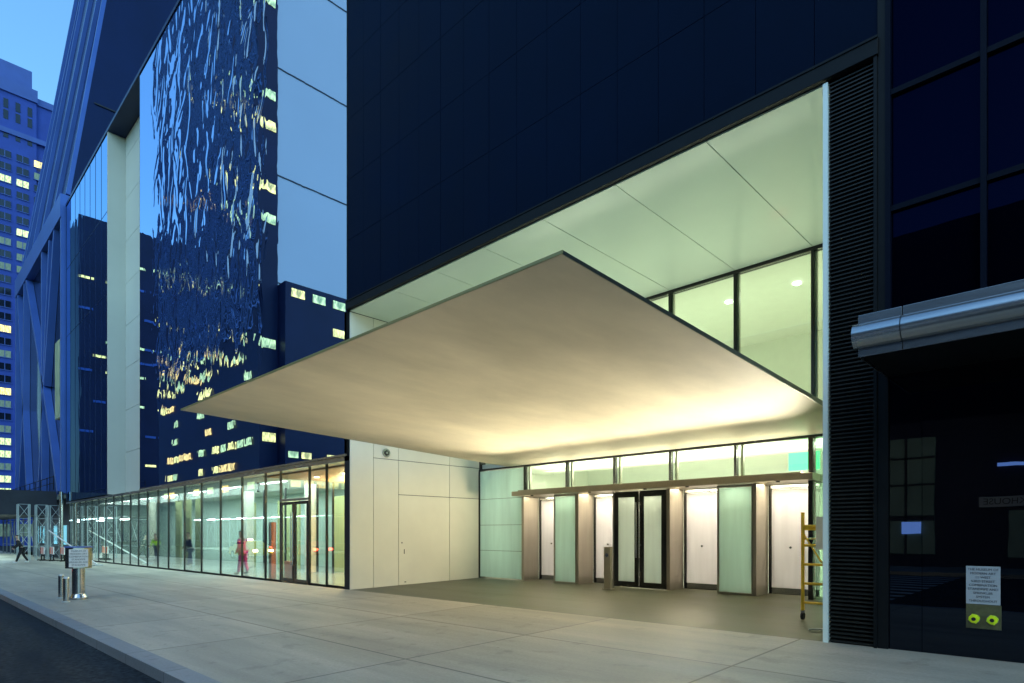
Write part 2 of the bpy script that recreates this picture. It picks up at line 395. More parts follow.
# recess ceiling panels
mb = MB(); cx = [XL, -13.3, -11.58, -9.86, -8.11, -6.36, -4.60, XR-.01]
for i in range(len(cx)-1):
    mb.box(cx[i]+.008, cx[i+1]-.008, D+.0, BY-.03, HEAD-.015, HEAD+.012)
mb.build('recess_ceiling', M['white_glass'], EB)
MB().box(XL, XR, D+.025, BY, HEAD+.014, HEAD+.02).build('ceiling_backing', M['joint_dark'], EB)
# left white wall of the recess
ys = [9.25, 10.03, 10.92, 12.94, 14.28]
def zw(y): return gz(XL, y)
mb = MB(); g = .009
def wp(y0, y1, z0, z1): mb.box(XL-.03, XL, y0+g, y1-g, z0+g, z1-g)
wp(ys[0], ys[1], -.02, 7.95)
wp(ys[1], ys[2], 3.84, 7.95); wp(ys[1], ys[2], .0, 3.84)
for a, b in ((ys[2], ys[3]), (ys[3], ys[4])):
    wp(a, b, .02, 2.79); wp(a, b, 2.79, 3.84); wp(a, b, 3.84, 5.9); wp(a, b, 5.9, 7.95)
mb.build('recess_wall', M['white_panel'], EB)
MB().box(XL-.30, XL-.032, D, BY+.3, -.3, 7.98).build('wall_backing', M['joint_dark'], EB)
vent = MB().tube((XL-.01, 10.47, 4.02), (XL+.03, 10.47, 4.02), .13, 24).build('wall_vent', M['stainless'], EB, smooth=True)
mbv = MB().tube((XL+.031, 10.47, 4.02), (XL+.036, 10.47, 4.02), .085, 20); mbv.build('vent_opening', M['joint_dark'], vent)
MB().tube((XL+.037, 10.47, 4.02), (XL+.05, 10.47, 4.02), .035, 14).build('vent_core', M['stainless'], vent)
MB().box(XL, XL+.008, 11.03, 11.06, 1.30, 1.34).build('door_lock', M['joint_dark'], EB)
MB().box(XL, XL+.01, 11.12, 11.14, .98, 1.12).build('door_pull', M['joint_dark'], EB)
MB().box(XL, XL+.01, 11.14, 11.2, .10, .125).build('floor_bolt', M['joint_dark'], EB)
# right jamb and louvred bay
MB().box(XR, XR+.065, D-.06, BY, -.05, 7.95).build('recess_jamb', M['jamb_white'], EB, bevel=.004)
mb = MB(); z = .12
while z < 7.93:
    mb.hexa([(XR+.075,D-.02,z),(-2.20,D-.02,z),(-2.20,D+.06,z+.025),(XR+.075,D+.06,z+.025)],
            [(XR+.075,D-.02,z+.018),(-2.20,D-.02,z+.018),(-2.20,D+.06,z+.043),(XR+.075,D+.06,z+.043)]); z += .0565
mb.build('louver_slats', M['louver'], EB)
MB().box(XR+.07, -2.15, D+.08, D+.3, -.1, 7.98).build('louver_backing', M['joint_dark'], EB)
MB().box(-2.195, -2.155, D-.08, D+.05, .02, 8.19).build('louver_frame', M['black_metal'], EB, bevel=.003)
MB().box(-2.153, -2.032, D-.05, D+.06, .02, 24).build('corner_trim', M['black_metal'], EB)
# back glazing
mx = [-13.3, -11.58, -9.86, -8.11, -6.36, -4.60]
for x in mx:
    MB().box(x-.028, x+.028, BY-.06, BY+.12, 3.98, HEAD-.10).build('mullion', M['mull'], EB)
    MB().box(x+.034, x+.075, BY+.02, BY+.10, 3.98, HEAD-.11).build('mullion_liner', M['mull_light'], EB)
MB().box(XL, XR, BY-.05, BY+.12, HEAD-.095, HEAD-.02).build('head_rail', M['mull'], EB)
edges = [XL] + mx + [XR]
for i in range(len(edges)-1):
    MB().box(edges[i]+.03, edges[i+1]-.03, BY+.0, BY+.02, 3.98, HEAD-.097).build('upper_pane', M['pane'], EB)
for i in range(len(mx)):
    MB().box(mx[i]-.028, mx[i]+.028, BY-.04, BY+.10, 2.93, 3.74).build('transom_post', M['mull'], EB)
    if i < len(mx)-1:
        MB().box(mx[i]+.03, mx[i+1]-.03, BY, BY+.02, 2.95, 3.74).build('transom_pane', M['pane'], EB)
        MB().box(mx[i]+.10, mx[i]+.16, BY+.06, BY+.14, 2.95, 3.74).build('transom_liner', M['mull_light'], EB)
MB().box(XL, XR, BY-.05, BY+.11, 3.742, 3.80).build('transom_rail', M['mull'], EB)
# left full height green glass, right glass bay
MB().box(XL+.05, -13.30, BY-.03, BY+.0, gz(-14.3,14.3)+.04, 3.72).build('side_screen', M['green_leaf'], EB)
f = MB().box(XL+.0, XL+.05, BY-.06, BY+.01, .05, 3.74)
for z in (1.02, 1.88, 2.76): f.box(XL+.05, -13.30, BY-.034, BY-.030, z, z+.010)
f.build('screen_frame', M['mull'], EB)
MB().box(-4.55, XR-.0, BY-.02, BY+.0, .12, 3.74).build('side_pane', M['green_pane'], EB)
MB().box(-4.66, -4.56, BY-.14, BY+.05, .1, 3.742).build('end_post', M['door_black'], EB)

# portal : projecting blocks, recessed door bays, lintel
FY = 14.20; RY = 14.98
def fl(x, y=14.3): return gz(x, y)
def side_face(x):
    MB().box(x-.10, x, FY-.0, RY-.06, fl(x)+.0, 2.78).build('pier', M['bronze'], EB, bevel=.004)
for x in (-13.26, -11.06, -8.07, -5.82): side_face(x)
for x0, x1 in ((-11.99, -11.16), (-6.77, -5.92)):
    MB().box(x0+.05, x1-.005, FY-.02, FY+.01, fl(x0)+.06, 2.72).build('glass_panel', M['green_leaf'], EB)
    MB().box(x0, x0+.045, FY-.03, RY-.1, fl(x0)+.0, 2.78).box(x1-.003, x1+.012, FY-.028, FY-.001, fl(x0), 2.78).box(x0+.045, x1-.003, FY-.025, FY+.01, 2.725, 2.78).box(x0+.045, x1-.003, FY-.025, FY+.01, fl(x0), fl(x0)+.055).build('panel_frame', M['mull_light'], EB)
# recessed leaves
for x0, x1 in ((-13.26, -12.0), (-11.06, -9.80), (-8.07, -6.80), (-5.82, -4.66)):
    dl = thing_d = MB().box(x0+.06, x1-.02, RY, RY+.03, fl(x0)+.16, 2.66).build('door_leaf', M['door_frost'], EB)
    MB().box(x0+.0, x0+.055, RY-.05, RY+.06, fl(x0), 2.78).build('door_jamb', M['door_black'], EB)
    MB().box(x0+.06, x1-.02, RY-.012, RY+.035, fl(x0)+.0, fl(x0)+.158).build('leaf_rail', M['stainless'], dl)
    MB().box(x0+.06, x1-.02, RY-.012, RY+.035, 2.662, 2.69).build('leaf_rail', M['stainless'], dl)
    MB().tube((x0+.50, RY-.02, 1.28), (x0+.50, RY+.0, 1.28), .028, 12).build('door_lock', M['stainless'], dl)
    MB().box(x0+.06, x1, RY-.08, RY+.06, 2.70, 2.775).box(x0+.3, x0+.75, RY-.12, RY-.082, 2.71, 2.76).build('door_closer', M['stainless'], EB)
# double door
bx0, bx1 = -9.79, -8.17; mid = (bx0+bx1)/2; z0 = fl(-9)
MB().box(bx0-.03, bx0+.0, FY-.05, RY-.1, z0, 2.78).build('door_jamb', M['mull_light'], EB)
for a, b, s in ((bx0+.005, mid-.015, 1), (mid+.015, bx1-.005, -1)):
    fr = MB()
    fr.box(a, a+.13, FY-.03, FY+.02, z0+.02, 2.76).box(b-.13, b, FY-.03, FY+.02, z0+.02, 2.76)
    fr.box(a+.13, b-.13, FY-.03, FY+.02, 2.60, 2.76).box(a+.13, b-.13, FY-.03, FY+.02, z0+.02, z0+.17)
    fo = fr.build('door', M['door_black'], EB)
    MB().box(a+.131, b-.131, FY-.012, FY+.005, z0+.171, 2.599).build('door_glass', M['frost'], fo)
    hx = b-.035 if s == 1 else a+.035
    MB().tube((hx, FY-.10, .95), (hx, FY-.10, 2.45), .016, 10).tube((hx, FY-.10, 1.15), (hx, FY-.03, 1.15), .011, 8).tube((hx, FY-.10, 2.25), (hx, FY-.03, 2.25), .011, 8).build('handle', M['stainless'], fo, smooth=True)
MB().tube((mid+.05, FY-.06, 1.30), (mid+.05, FY-.03, 1.30), .04, 14).build('door_lock', M['stainless'], EB)
# lintel with uplight trough
MB().box(-13.42, -4.45, 13.80, RY+.3, 2.785, 2.925).build('lintel', M['lintel'], EB, bevel=.005)
tr = MB().box(-13.2, -4.7, 13.86, 13.88, 2.926, 2.96).box(-13.2, -4.7, 14.08, 14.10, 2.926, 2.96).build('uplight_trough', M['lintel'], EB)
# canopy: thin blade rising gently outwards
cxl, cxr, cy0, cy1 = -14.09, -3.62, 4.40, BY-.06
def cz(y): return 3.80 + .0445*(14.3-y)
th = .06
can = MB().hexa([(cxl,cy0,cz(cy0)),(cxr,cy0,cz(cy0)),(cxr,cy1,cz(cy1)),(cxl,cy1,cz(cy1))],
                [(cxl,cy0,cz(cy0)+th*.5),(cxr,cy0,cz(cy0)+th*.5),(cxr,cy1,cz(cy1)+th*2),(cxl,cy1,cz(cy1)+th*2)]).build('canopy', M['canopy_steel'], EB)
e = .012
MB().box(cxl-e, cxr+e, cy0-e, cy0-.001, cz(cy0)+.002, cz(cy0)+.034).build('canopy_lip', M['canopy_lip'], can)
MB().hexa(
    [(cxr+.001,cy0,cz(cy0)+.004),(cxr+e,cy0,cz(cy0)+.004),(cxr+e,cy1,cz(cy1)+.004),(cxr+.001,cy1,cz(cy1)+.004)],
    [(cxr+.001,cy0,cz(cy0)+.034),(cxr+e,cy0,cz(cy0)+.034),(cxr+e,cy1,cz(cy1)+.11),(cxr+.001,cy1,cz(cy1)+.11)]).build('canopy_edge', M['canopy_edge'], can)
# lobby room behind the glazing
rm = MB().box(XL-.2, XR+.3, 20.5, 20.6, 0, 8.1).box(XL-.25, XL-.05, BY+.32, 20.5, 0, 8.1).box(XR+.07, XR+.2, BY+.05, 20.5, 0, 8.1)
rm.box(XL-.05, XR+.07, BY+.14, 20.5, HEAD+.03, HEAD+.08).build('lobby_wall', M['room_white'], EB)
MB().box(XL, XR, 14.95, 20.5, -.2, .12).build('lobby_floor', M['lobby_floor'], EB)
MB().box(XL, XR, BY+.12, 17.5, 3.83, 3.97).build('lobby_soffit', M['room_white'], EB)
MB().box(-5.45, -4.75, 15.2, 15.24, 3.12, 3.55).build('lobby_screen', M['screen_green'], EB)
MB().box(-7.15, -6.7, 18.6, 18.66, 4.62, 4.85).build('exit_sign', M['exit_red'], EB)
for x, y in ((-5.6, 16.2), (-9.2, 17.8), (-7.4, 16.2)):
    MB().tube((x,y,HEAD+.019),(x,y,HEAD+.005),.09,16).build('downlight', M['lamp_white'], EB)

# ------------------------------------------------------------------ museum wing : wavy mirror glass over a glazed storefront
MW = thing('glass_museum_wing', 'long glass wing with wavy mirror facade above a glazed storefront', 'building', (-35,12,0))
ROOF = 25.5
MB().box(-36.0, -15.56, D, D+.04, 3.90, ROOF).build('mirror_facade', M['wavy_mirror'], MW)
MB().box(-36.0, -15.56, D-.03, D-.005, 3.84, 3.90).build('facade_edge', M['brushed'], MW)
MB().box(-15.545, -15.505, D-.04, D+.1, 3.84, ROOF).build('corner_fin', M['black_metal'], MW)
MB().box(-77.2, -15.7, D+.06, 30, 3.95, ROOF-.05).build('upper_body', M['joint_dark'], MW) if False else None
MB().box(-36.0, -15.56, D+.06, 25, 4.0, ROOF-.02).box(-54.4, -42.7, D+.06, 25, 4.0, ROOF-.02).box(-42.4,-36.1, D+1.0, 25, 4.0, ROOF-.02).build('upper_body', M['joint_dark'], MW)
MB().box(-54.55, -15.5, D-.04, 25, ROOF, ROOF+.18).build('roof_slab', M['tower_navy'], MW)
MB().box(-54.4, -42.62, D, D+.04, 3.90, ROOF).build('calm_facade', M['calm_mirror'], MW)
f = MB()
for i in range(9): f.box(-54.4+i*1.47-.012, -54.4+i*1.47+.012, D-.012, D-.001, 3.9, ROOF)
for z in (15.9, 20.8): f.box(-54.4, -42.62, D-.010, D-.001, z, z+.025)
f.build('facade_joints', M['tower_navy'], MW)
# pale pier and recessed panels
MB().box(-42.6, -42.5, D-.02, D+.92, 3.9, ROOF-.02).build('pale_fin', M['pale_pier'], MW)
mb = MB(); z = 3.9
while z < ROOF-.3:
    mb.box(-42.49, -36.04, D+.90, D+.95, z+.012, min(z+2.55, ROOF-.02)-.012); z += 2.55
mb.build('pale_panels', M['pale_pier'], MW)
MB().box(-36.03, -36.001, D+.0, D+.95, 3.9, ROOF-.02).build('facade_return', M['joint_dark'], MW)
# storefront
SY = 9.42
MB().box(-54.5, -15.46, D+.03, D+.75, 3.76, 3.835).build('storefront_soffit', M['white_panel'], MW)
MB().box(-54.5, -15.46, D-.0, D+.028, 3.70, 3.835).build('storefront_header', M['brushed'], MW)
sm = [-54.4,-52.6,-50.9,-49.2,-47.4,-45.6,-43.8,-42.0,-40.2,-38.5,-36.93,-35.33,-33.6,-31.99,-29.76,-27.64,-25.52,-23.40,-21.36,-20.17,-18.14,-17.06,-15.62]
for i, x in enumerate(sm):
    MB().box(x-.016, x+.016, SY-.03, SY+.05, gz(x,SY)-.02, 3.76).build('storefront_mullion', M['mull'], MW)
    if i < len(sm)-1:
        x1 = sm[i+1]
        if abs(x+20.17) < .01:
            MB().box(x+.024, x1-.024, SY, SY+.016, 2.78, 3.74).build('storefront_pane', M['store_pane'], MW)
            MB().box(x+.022, x1-.022, SY-.03, SY+.05, 2.68, 2.76).build('door_header', M['mull_light'], MW)
            m_ = (x+x1)/2
            for a, b, s in ((x+.05, m_-.03, 1), (m_+.03, x1-.05, -1)):
                fr = MB(); zb = gz(x,SY)
                fr.box(a, a+.10, SY-.03, SY+.02, zb+.02, 2.66).box(b-.10, b, SY-.03, SY+.02, zb+.02, 2.66).box(a+.1, b-.1, SY-.03, SY+.02, 2.56, 2.66).box(a+.1, b-.1, SY-.03, SY+.02, zb+.02, zb+.14)
                fo = fr.build('glass_door', M['door_black'], MW)
                MB().box(a+.101, b-.101, SY-.01, SY+.004, zb+.141, 2.559).build('door_glass', M['store_pane'], fo)
                hx = b-.03 if s == 1 else a+.03
                MB().tube((hx, SY-.10, .55), (hx, SY-.10, 2.3), .018, 8).tube((hx, SY-.1, .8), (hx, SY-.03, .8), .012, 8).tube((hx, SY-.1, 2.05), (hx, SY-.03, 2.05), .012, 8).build('handle', M['stainless'], fo)
        else:
            MB().box(x+.024, x1-.024, SY, SY+.016, gz(x,SY)+.03, 3.74).build('storefront_pane', M['store_pane'], MW)
MB().box(-54.4, -20.2, SY-.03, SY+.05, -.42, -.02).build('sill', M['mull'], MW) if False else None
for i in range(len(sm)-1):
    if abs(sm[i]+20.17) > .01:
        a, b = sm[i]+.022, sm[i+1]-.022
        MB().box(a, b, SY-.028, SY+.048, gz(a,SY)-.15, gz(b,SY)+.045).build('storefront_sill', M['black_metal'], MW)
# lobby behind the storefront
MB().box(-54.5, -15.75, 15.6, 15.7, -.5, 3.76).box(-54.6,-54.45, D+.3, 15.6, -.5, 3.76).build('lobby_back_wall', M['lobby_wall'], MW)
MB().box(-15.76, -15.74, D+.3, 15.6, -.5, 3.76).box(-22.5, -16.5, 14.0, 14.1, -.3, 3.1).build('lobby_warm_wall', M['lobby_wall_warm'], MW)
sheet_f = MB().hexa([(-54.5,SY+.05,-.75),(-15.75,SY+.05,-.75),(-15.75,15.6,-.75),(-54.5,15.6,-.75)],
                    [(-54.5,SY+.05,gz(-54.5,SY)),(-15.75,SY+.05,gz(-15.7,SY)),(-15.75,15.6,gz(-15.7,SY)),(-54.5,15.6,gz(-54.5,SY))]).build('lobby_floor', M['lobby_floor'], MW)
MB().box(-22.6, -15.75, D+.76, 15.6, 3.70, 3.76).build('wood_ceiling', M['wood_ceiling'], MW)
MB().box(-54.5, -22.7, D+.76, 15.6, 3.74, 3.80).build('lobby_ceiling', M['room_white'], MW)
for x in (-39.5, -37.9, -36.2):
    MB().box(x, x+.9, 12.0, 12.08, gz(x,SY), 3.5).build('curtain_panel', M['curtain'], MW)
for x in (-47, -31, -24.5, -18.6):
    MB().box(x-.2, x+.2, 12.6, 13.0, gz(x,SY), 3.72).build('lobby_column', M['white_panel'], MW)
f = MB().box(-17.6, -16.4, 13.2, 13.26, .0, 3.0); f.build('inner_screen', M['green_pane'], MW)
f = MB().box(-17.66,-17.6,13.18,13.28,0,3.05).box(-16.4,-16.34,13.18,13.28,0,3.05).box(-17.66,-16.34,13.18,13.28,3.0,3.06); f.build('inner_frame', M['mull'], MW)
for x in (-29.5, -27.2, -24.2, -22.9, -19.7, -16.1):
    MB().box(x-.035, x+.035, 12.9, 12.97, gz(x,SY), 3.7).build('partition_post', M['mull'], MW)
for x0_, x1_ in ((-29.46,-27.24), (-24.16,-22.94), (-33.5,-32.2)):
    MB().box(x0_, x1_, 13.6, 13.7, gz(x0_,SY), 3.2).build('display_panel', M['curtain'], MW)
for x in (-52, -47.5, -43, -38.5, -34, -29.5, -25): MB().box(x-1.1, x+1.1, 11.3, 11.42, 3.71, 3.738).build('strip_light', M['lamp_white'], MW)
for x in (-21, -19, -17): MB().tube((x,11.2,3.699),(x,11.2,3.68),.09,14).build('downlight', M['lamp_warm'], MW)
MB().box(-21.22, -21.0, SY+.05, SY+.22, -.05, 2.0).build('orange_post', mat('terracotta', (.62,.22,.12), .5, var=.08), MW)
MB().box(-20.95, -20.25, SY+.5, SY+.6, -.05, .62).build('ticket_counter', mat('terracotta_light', (.70,.34,.20), .5, var=.08), MW)
text('digit_decal', '2', .52, M['joint_dark'], MW, (-21.95, SY-.004, 3.25), (R(90),0,0))
text('digit_decal', '2', .50, M['joint_dark'], MW, (-30.5, SY-.004, 3.2), (R(90),0,0))

# ------------------------------------------------------------------ diagrid tower at the end of the wing
TW = thing('diagrid_tower', 'dark blue leaning tower with bright diagonal beams rising over the glass wing', 'building', (-65,12,0))
TL, TR = -77.27, -54.62; TB = 26.3
MB().box(TL, TR, D+.25, 45, 4.2, TB).build('tower_base', M['dark_glass'], TW)
ly = lambda z: D+.25+.145*(z-TB)
H2 = 125
MB().hexa([(TL,ly(TB),TB),(TR,ly(TB),TB),(TR,24,TB),(TL,24,TB)],
          [(TL+3,ly(H2),H2),(TR-1,ly(H2),H2),(TR-1,30,H2),(TL+3,30,H2)]).build('tower_shaft', M['tower_navy'], TW)
MB().hexa([(TL,24.1,TB),(TR-.3,24.1,TB),(TR-.3,38,TB),(TL,38,TB)],
          [(TL,31,95),(TR-.3,31,95),(TR-.3,40,95),(TL,40,95)]).build('rear_wing', mat('rear_wing_blue', (.05,.09,.26), .3, var=.15, vscale=.2), TW)
for z in range(34, 120, 12): MB().box(TR-.02, TR+.012, ly(z)+.4, 24, z, z+.10).build('side_joint', M['joint_dark'], TW)
bm_ = lambda a, b, w=.9, d=.5, nm='diagonal_beam': MB().beam(a, b, w, d).build(nm, M['tower_beam'], TW)
P = lambda x, z: (x, (D if z <= TB else ly(z))-.02, z)
bm_(P(TL+.1,25.6), P(TR-.1,25.6), 1.7, .6, 'belt_beam')
for a, b in (((-77,4.5),(-77,25)),((-54.9,4.5),(-54.9,25)),((-71,24.9),(-62.3,13.6)),((-59.5,24.6),(-62.3,13.6)),((-62.3,13.6),(-56.2,4.6)),((-62.3,13.6),(-64.6,4.6)),((-76,24.9),(-72.6,13)),((-72.6,13),(-75.5,4.6)),((-72.0,24.9),(-72.6,13)),((-72.6,13),(-70.3,4.6)),((-62.8,24.9),(-62.8,4.6)),((-57.5,24.9),(-61.9,13.6))):
    bm_(P(*a), P(*b), .42)
for a, b in (((TL+.2,26.5),(TL+3,125)),((TR-.2,26.5),(TR-1.1,125)),((-71,26.5),(-69,70)),((-69,70),(-74,124)),((-66,26.5),(-60,80)),((-60,80),(-68,124)),((-60.5,26.5),(-56.3,60)),((-56.3,60),(-62,110)),((-75.5,26.5),(-69,70))):
    bm_(P(*a), P(*b), .34)
MB().box(-59.4, -57.6, D+.1, D+.22, 10.5, 16.5).build('lit_window', M['win_dim'], TW)
MB().tube((-54.75, 9.0, -.35), (-54.75, 9.0, 4.6), .13, 16).build('corner_column', M['stainless'], TW, smooth=True)
MB().box(TL, TR-.3, D+1.2, D+1.3, -.8, 4.2).build('ground_wall', M['shed_dark'], TW)

# ------------------------------------------------------------------ right-hand curtain wall building
RB = thing('dark_glass_building', 'black polished ground floor with dark glass curtain wall and steel marquee', 'building', (3,12,0))
MB().box(-2.05, 14, D+.01, D+.06, 4.2, 26).build('curtain_glass', mirror_mat('dim_mirror', (.0007,.0013,.0055), .0015, False, (1,1,.3), (.0004,.0008,.003)), RB)
MB().box(-2.05, 14, D+.07, 25, 3.3, 26).build('body', M['joint_dark'], RB)
f = MB(); x = -2.03
while x < 14:
    f.box(x-.03, x+.03, D-.07, D+.008, 4.2, 26); x += 1.0
f.build('curtain_mullions', mat('blue_frame', (.003,.005,.013), .5, spec=.06, var=.1), RB)
f = MB()
for k in range(13):
    z = 4.37+1.53*k
    f.box(-2.0, 14, D-.045, D+.006, z-.035, z+.035)
f.build('curtain_transoms', mat('blue_rail', (.003,.005,.012), .5, spec=.06, var=.1), RB)
stone_m = M['black_stone']
MB().box(-2.03, -1.665, D-.0, D+.06, -.1, 3.68).box(-1.66, 14, D-.0, D+.06, -.1, 3.68).build('polished_wall', mirror_mat('black_polish', (.026,.031,.040), .0008, False, (1.2,1,.8), (.0006,.0009,.002)), RB)
# marquee
mqy = 7.95
mq = MB().box(-2.02, 14, mqy+.02, D-.002, 3.70, 3.745).box(-2.02,14, mqy+.02, D-.002, 4.12, 4.16).build('marquee', M['black_metal'], RB)
f = MB().box(-2.06, -1.62, mqy-.0, mqy+.02, 3.695, 4.185).box(-1.61, 14, mqy-.0, mqy+.02, 3.695, 4.185).box(-2.06, -2.045, mqy+.021, D, 3.695, 4.185)
f.build('fascia', M['brushed'], mq, bevel=.003)
MB().tube((-2.09, mqy+.02, 3.94), (-1.62, mqy+.02, 3.94), .145, 32).tube((-1.61, mqy+.02, 3.94), (14, mqy+.02, 3.94), .145, 32).build('bullnose', M['brushed'], mq, smooth=True)
MB().tube((-2.10, mqy+.02, 3.94), (-2.06, mqy+.02, 3.94), .150, 32).build('end_cap', M['brushed'], mq, smooth=True)
# fire connection with sign
FC = thing('fire_connection', 'two yellow capped hose inlets below a grey text plate on the black wall', 'fire hydrant', (-1.04, D, .5))
pl = MB().box(-1.205, -.875, D-.018, D-.002, .775, 1.235).build('text_plate', M['sign_plate'], FC, bevel=.002)
for i, s in enumerate(['THE MUSEUM OF','MODERN ART','11 WEST','53RD STREET','COMBINATION','STANDPIPE AND','SPRINKLER','SYSTEM','THROUGHOUT']):
    text('lettering', s, .039, M['sign_text'], pl, (-1.04, D-.0195, 1.195-i*.0475), (R(90),0,0), .0008)
MB().box(-1.205, -.865, D-.016, D-.002, .48, .77).build('brass_plate', M['brass_plate'], FC, bevel=.002)
for x in (-1.12, -.945):
    c = MB().tube((x, D-.016, .60), (x, D-.09, .60), .052, 20).tube((x, D-.09, .60), (x, D-.105, .60), .04, 20)
    for k in range(4):
        t = k*1.571+.3; c.tube((x+math.cos(t)*.05, D-.07, .60+math.sin(t)*.05), (x+math.cos(t)*.060, D-.07, .60+math.sin(t)*.060), .008, 8)
    hc = c.build('hose_cap', M['cap_yellow'], FC, smooth=True)
    MB().tube((x, D-.1055, .60), (x, D-.112, .60), .022, 14).build('cap_boss', M['joint_dark'], hc)
    MB().tube((x, D-.0165, .60), (x, D-.03, .60), .060, 20).build('collar', M['stainless'], FC)

# ------------------------------------------------------------------ far masonry tower
FT = thing('masonry_tower', 'tall blue grey masonry tower with paired windows, some lit, far left', 'building', (-205,20,0))
MB().box(-225, -190, -5, 26.2, -1, 108).box(-222, -190.6, 26.2, 60, -1, 108).build('wall', M['masonry'], FT)
MB().box(-225, -189.6, -5.2, 26.4, 108, 111).box(-222, -190.2, 26.4, 60, 107.9, 109.5).box(-220,-192,-4,25.6,111,116.6).build('parapet', M['masonry_trim'], FT)
MB().box(-190, -189.5, -3, 60, 5.5, 7.8).build('belt_course', M['masonry_trim'], FT)
MB().box(-190,-189.6,-3,60,98,99.2).build('belt_course', M['masonry_trim'], FT)
wb = MB().box(-189.95,-189.85,-1.15,1.15,-.8,.8); frm = MB().box(-190,-189.80,-1.30,1.30,-.95,-.8).box(-190,-189.80,-.07,.07,-.8,.8)
wp0 = wb.build('window', M['dark_glass']); fr0 = frm.build('window_frame', M['masonry_trim'])
mlit = [M['win_green'], M['win_dim'], M['win_yellow']]
litm = []
for q in mlit:
    me = wp0.data.copy(); me.materials.clear(); me.materials.append(q); litm.append(me)
first = True; cnt = 0; dark0 = wp0.data
for yc in (18.0, 20.3, 22.6, 24.9):
    for z in (98.0, 102.5, 105.2): MB().box(-190.3, -189.93, yc-.45, yc+.45, z-1.1, z+1.1).build('tall_window', M['dark_glass'], FT)
for ci, yc in enumerate((20.1, 23.5, 26.9)):
    for k in range(28):
        z = 11.4 + k*3.02
        if z > 100 or cnt >= 100: continue
        w = wp0 if first else wp0.copy()
        if not first: COL.objects.link(w)
        w.parent = FT; w.location = Vector((0, yc, z)) - FT.location + Vector((0,0,0))
        fr = fr0 if first else fr0.copy()
        if not first: COL.objects.link(fr)
        fr.parent = w; fr.location = (0,0,0)
        first = False; cnt += 1
        rr = random.random()
        w.data = dark0
        if k in (0,1,3,4) and rr < .5: w.data = litm[0]
        elif k in (21,22,25) and rr < .5: w.data = litm[0]
        elif rr < .08: w.data = litm[2]
        elif rr < .3: w.data = litm[1]
low = thing('low_rise_block', 'low pale block with dark openings at the foot of the masonry tower', 'building', (-170,15,0))
MB().box(-185, -150, -4, 60, -1, 4).build('wall', M['masonry'], low)
for y in range(2, 40, 4): MB().box(-150, -149.9, y, y+2.6, .8, 3.2).build('shop_window', M['win_dim'], low)

# ------------------------------------------------------------------ buildings across the street (seen in the mirror glass)
OT = thing('opposite_tower', 'tall tower with pale blank side wall reflected in the mirror facade', 'building', (-100,-30,0))
MB().box(-119, -80.9, -70, -18.8, -1, 88).build('pale_wall', M['opp_pale'], OT)
f = MB()
for z in (21, 35.6, 50.3, 65, 79): f.box(-80.9, -80.82, -70, -18.8, z, z+.16)
f.build('wall_joints', M['joint_dark'], OT)
MB().box(-123, -80.5, -18.7, -16.2, -1, 257).build('front_slab', M['opp_dark'], OT)
MB().box(-80.85, -78.5, -70, -18.8, -1, 35.3).build('low_side_wing', M['opp_dark'], OT)
def window_set(parent, mk_box, cells, mats):
    pools = {}
    for (pos, mi) in cells:
        key = mi
        if key not in pools:
            o = mk_box().build('window', mats[mi], parent); o.location = Vector(pos)-parent.location; pools[key] = o
        else:
            c = pools[key].copy(); COL.objects.link(c); c.location = Vector(pos)-parent.location
def local_box(parent, *b):
    # box described round (0,0,0); MB.build subtracts the parent's location, so add it back
    l = parent.location; return MB().box(b[0]+l.x, b[1]+l.x, b[2]+l.y, b[3]+l.y, b[4]+l.z, b[5]+l.z)
wm = [M['win_yellow'], M['win_green'], M['win_amber'], M['tower_beam']]
cells = []
for i, z in enumerate([20,25,30,34]):
    for j in range(9):
        y = -20.6-j*3.1
        p = random.random(); lit = .95 if z >= 33 or z <= 14 else .22
        if p < lit: cells.append(((-78.45, y, z), random.choice([0,0,1,1])))
window_set(OT, lambda: local_box(OT, -.05, .05, -.95, .95, -.55, .55), cells, wm)
cells = []
for z in (8.2, 12.1, 16.0):
    for j in range(14):
        if random.random() < .72: cells.append(((-78.42, -19.9-j*1.9, z), random.choice([0,0,1,2])))
window_set(OT, lambda: local_box(OT, -.05, .05, -.7, .7, -.42, .42), cells, wm)
cells = []
for i in range(26):
    for k in range(1):
        if random.random() < .38: cells.append(((-80.45, -17.5, 6+i*4.2), random.choice([0,1,1])))
window_set(OT, lambda: local_box(OT, -.05, .05, -.85, .85, -.6, .6), cells, wm)
# bright window frames on the street front of the slab: scattered into flecks by the wavy glass
fr = MB()
for x in range(-122, -80, 2):
    fr.box(x, x+.22, -16.2, -16.02, 29, 255)
for z in range(29, 255, 3): fr.box(-123, -80.6, -16.2, -15.95, z, z+.28)
fr.build('front_frames', mat('pale_frames', (.22,.30,.55), .4, metal=.1), OT)
cells = []
for z in range(5, 60, 3):
    for x in range(-121, -82, 3):
        if random.random() < (.5 if z < 27 else .05): cells.append(((x+1.2, -16.1, z+3), random.choice([0,2,1])))
window_set(OT, lambda: local_box(OT, -1.15, 1.15, -.04, .04, -.5, .5), cells[:100], wm)

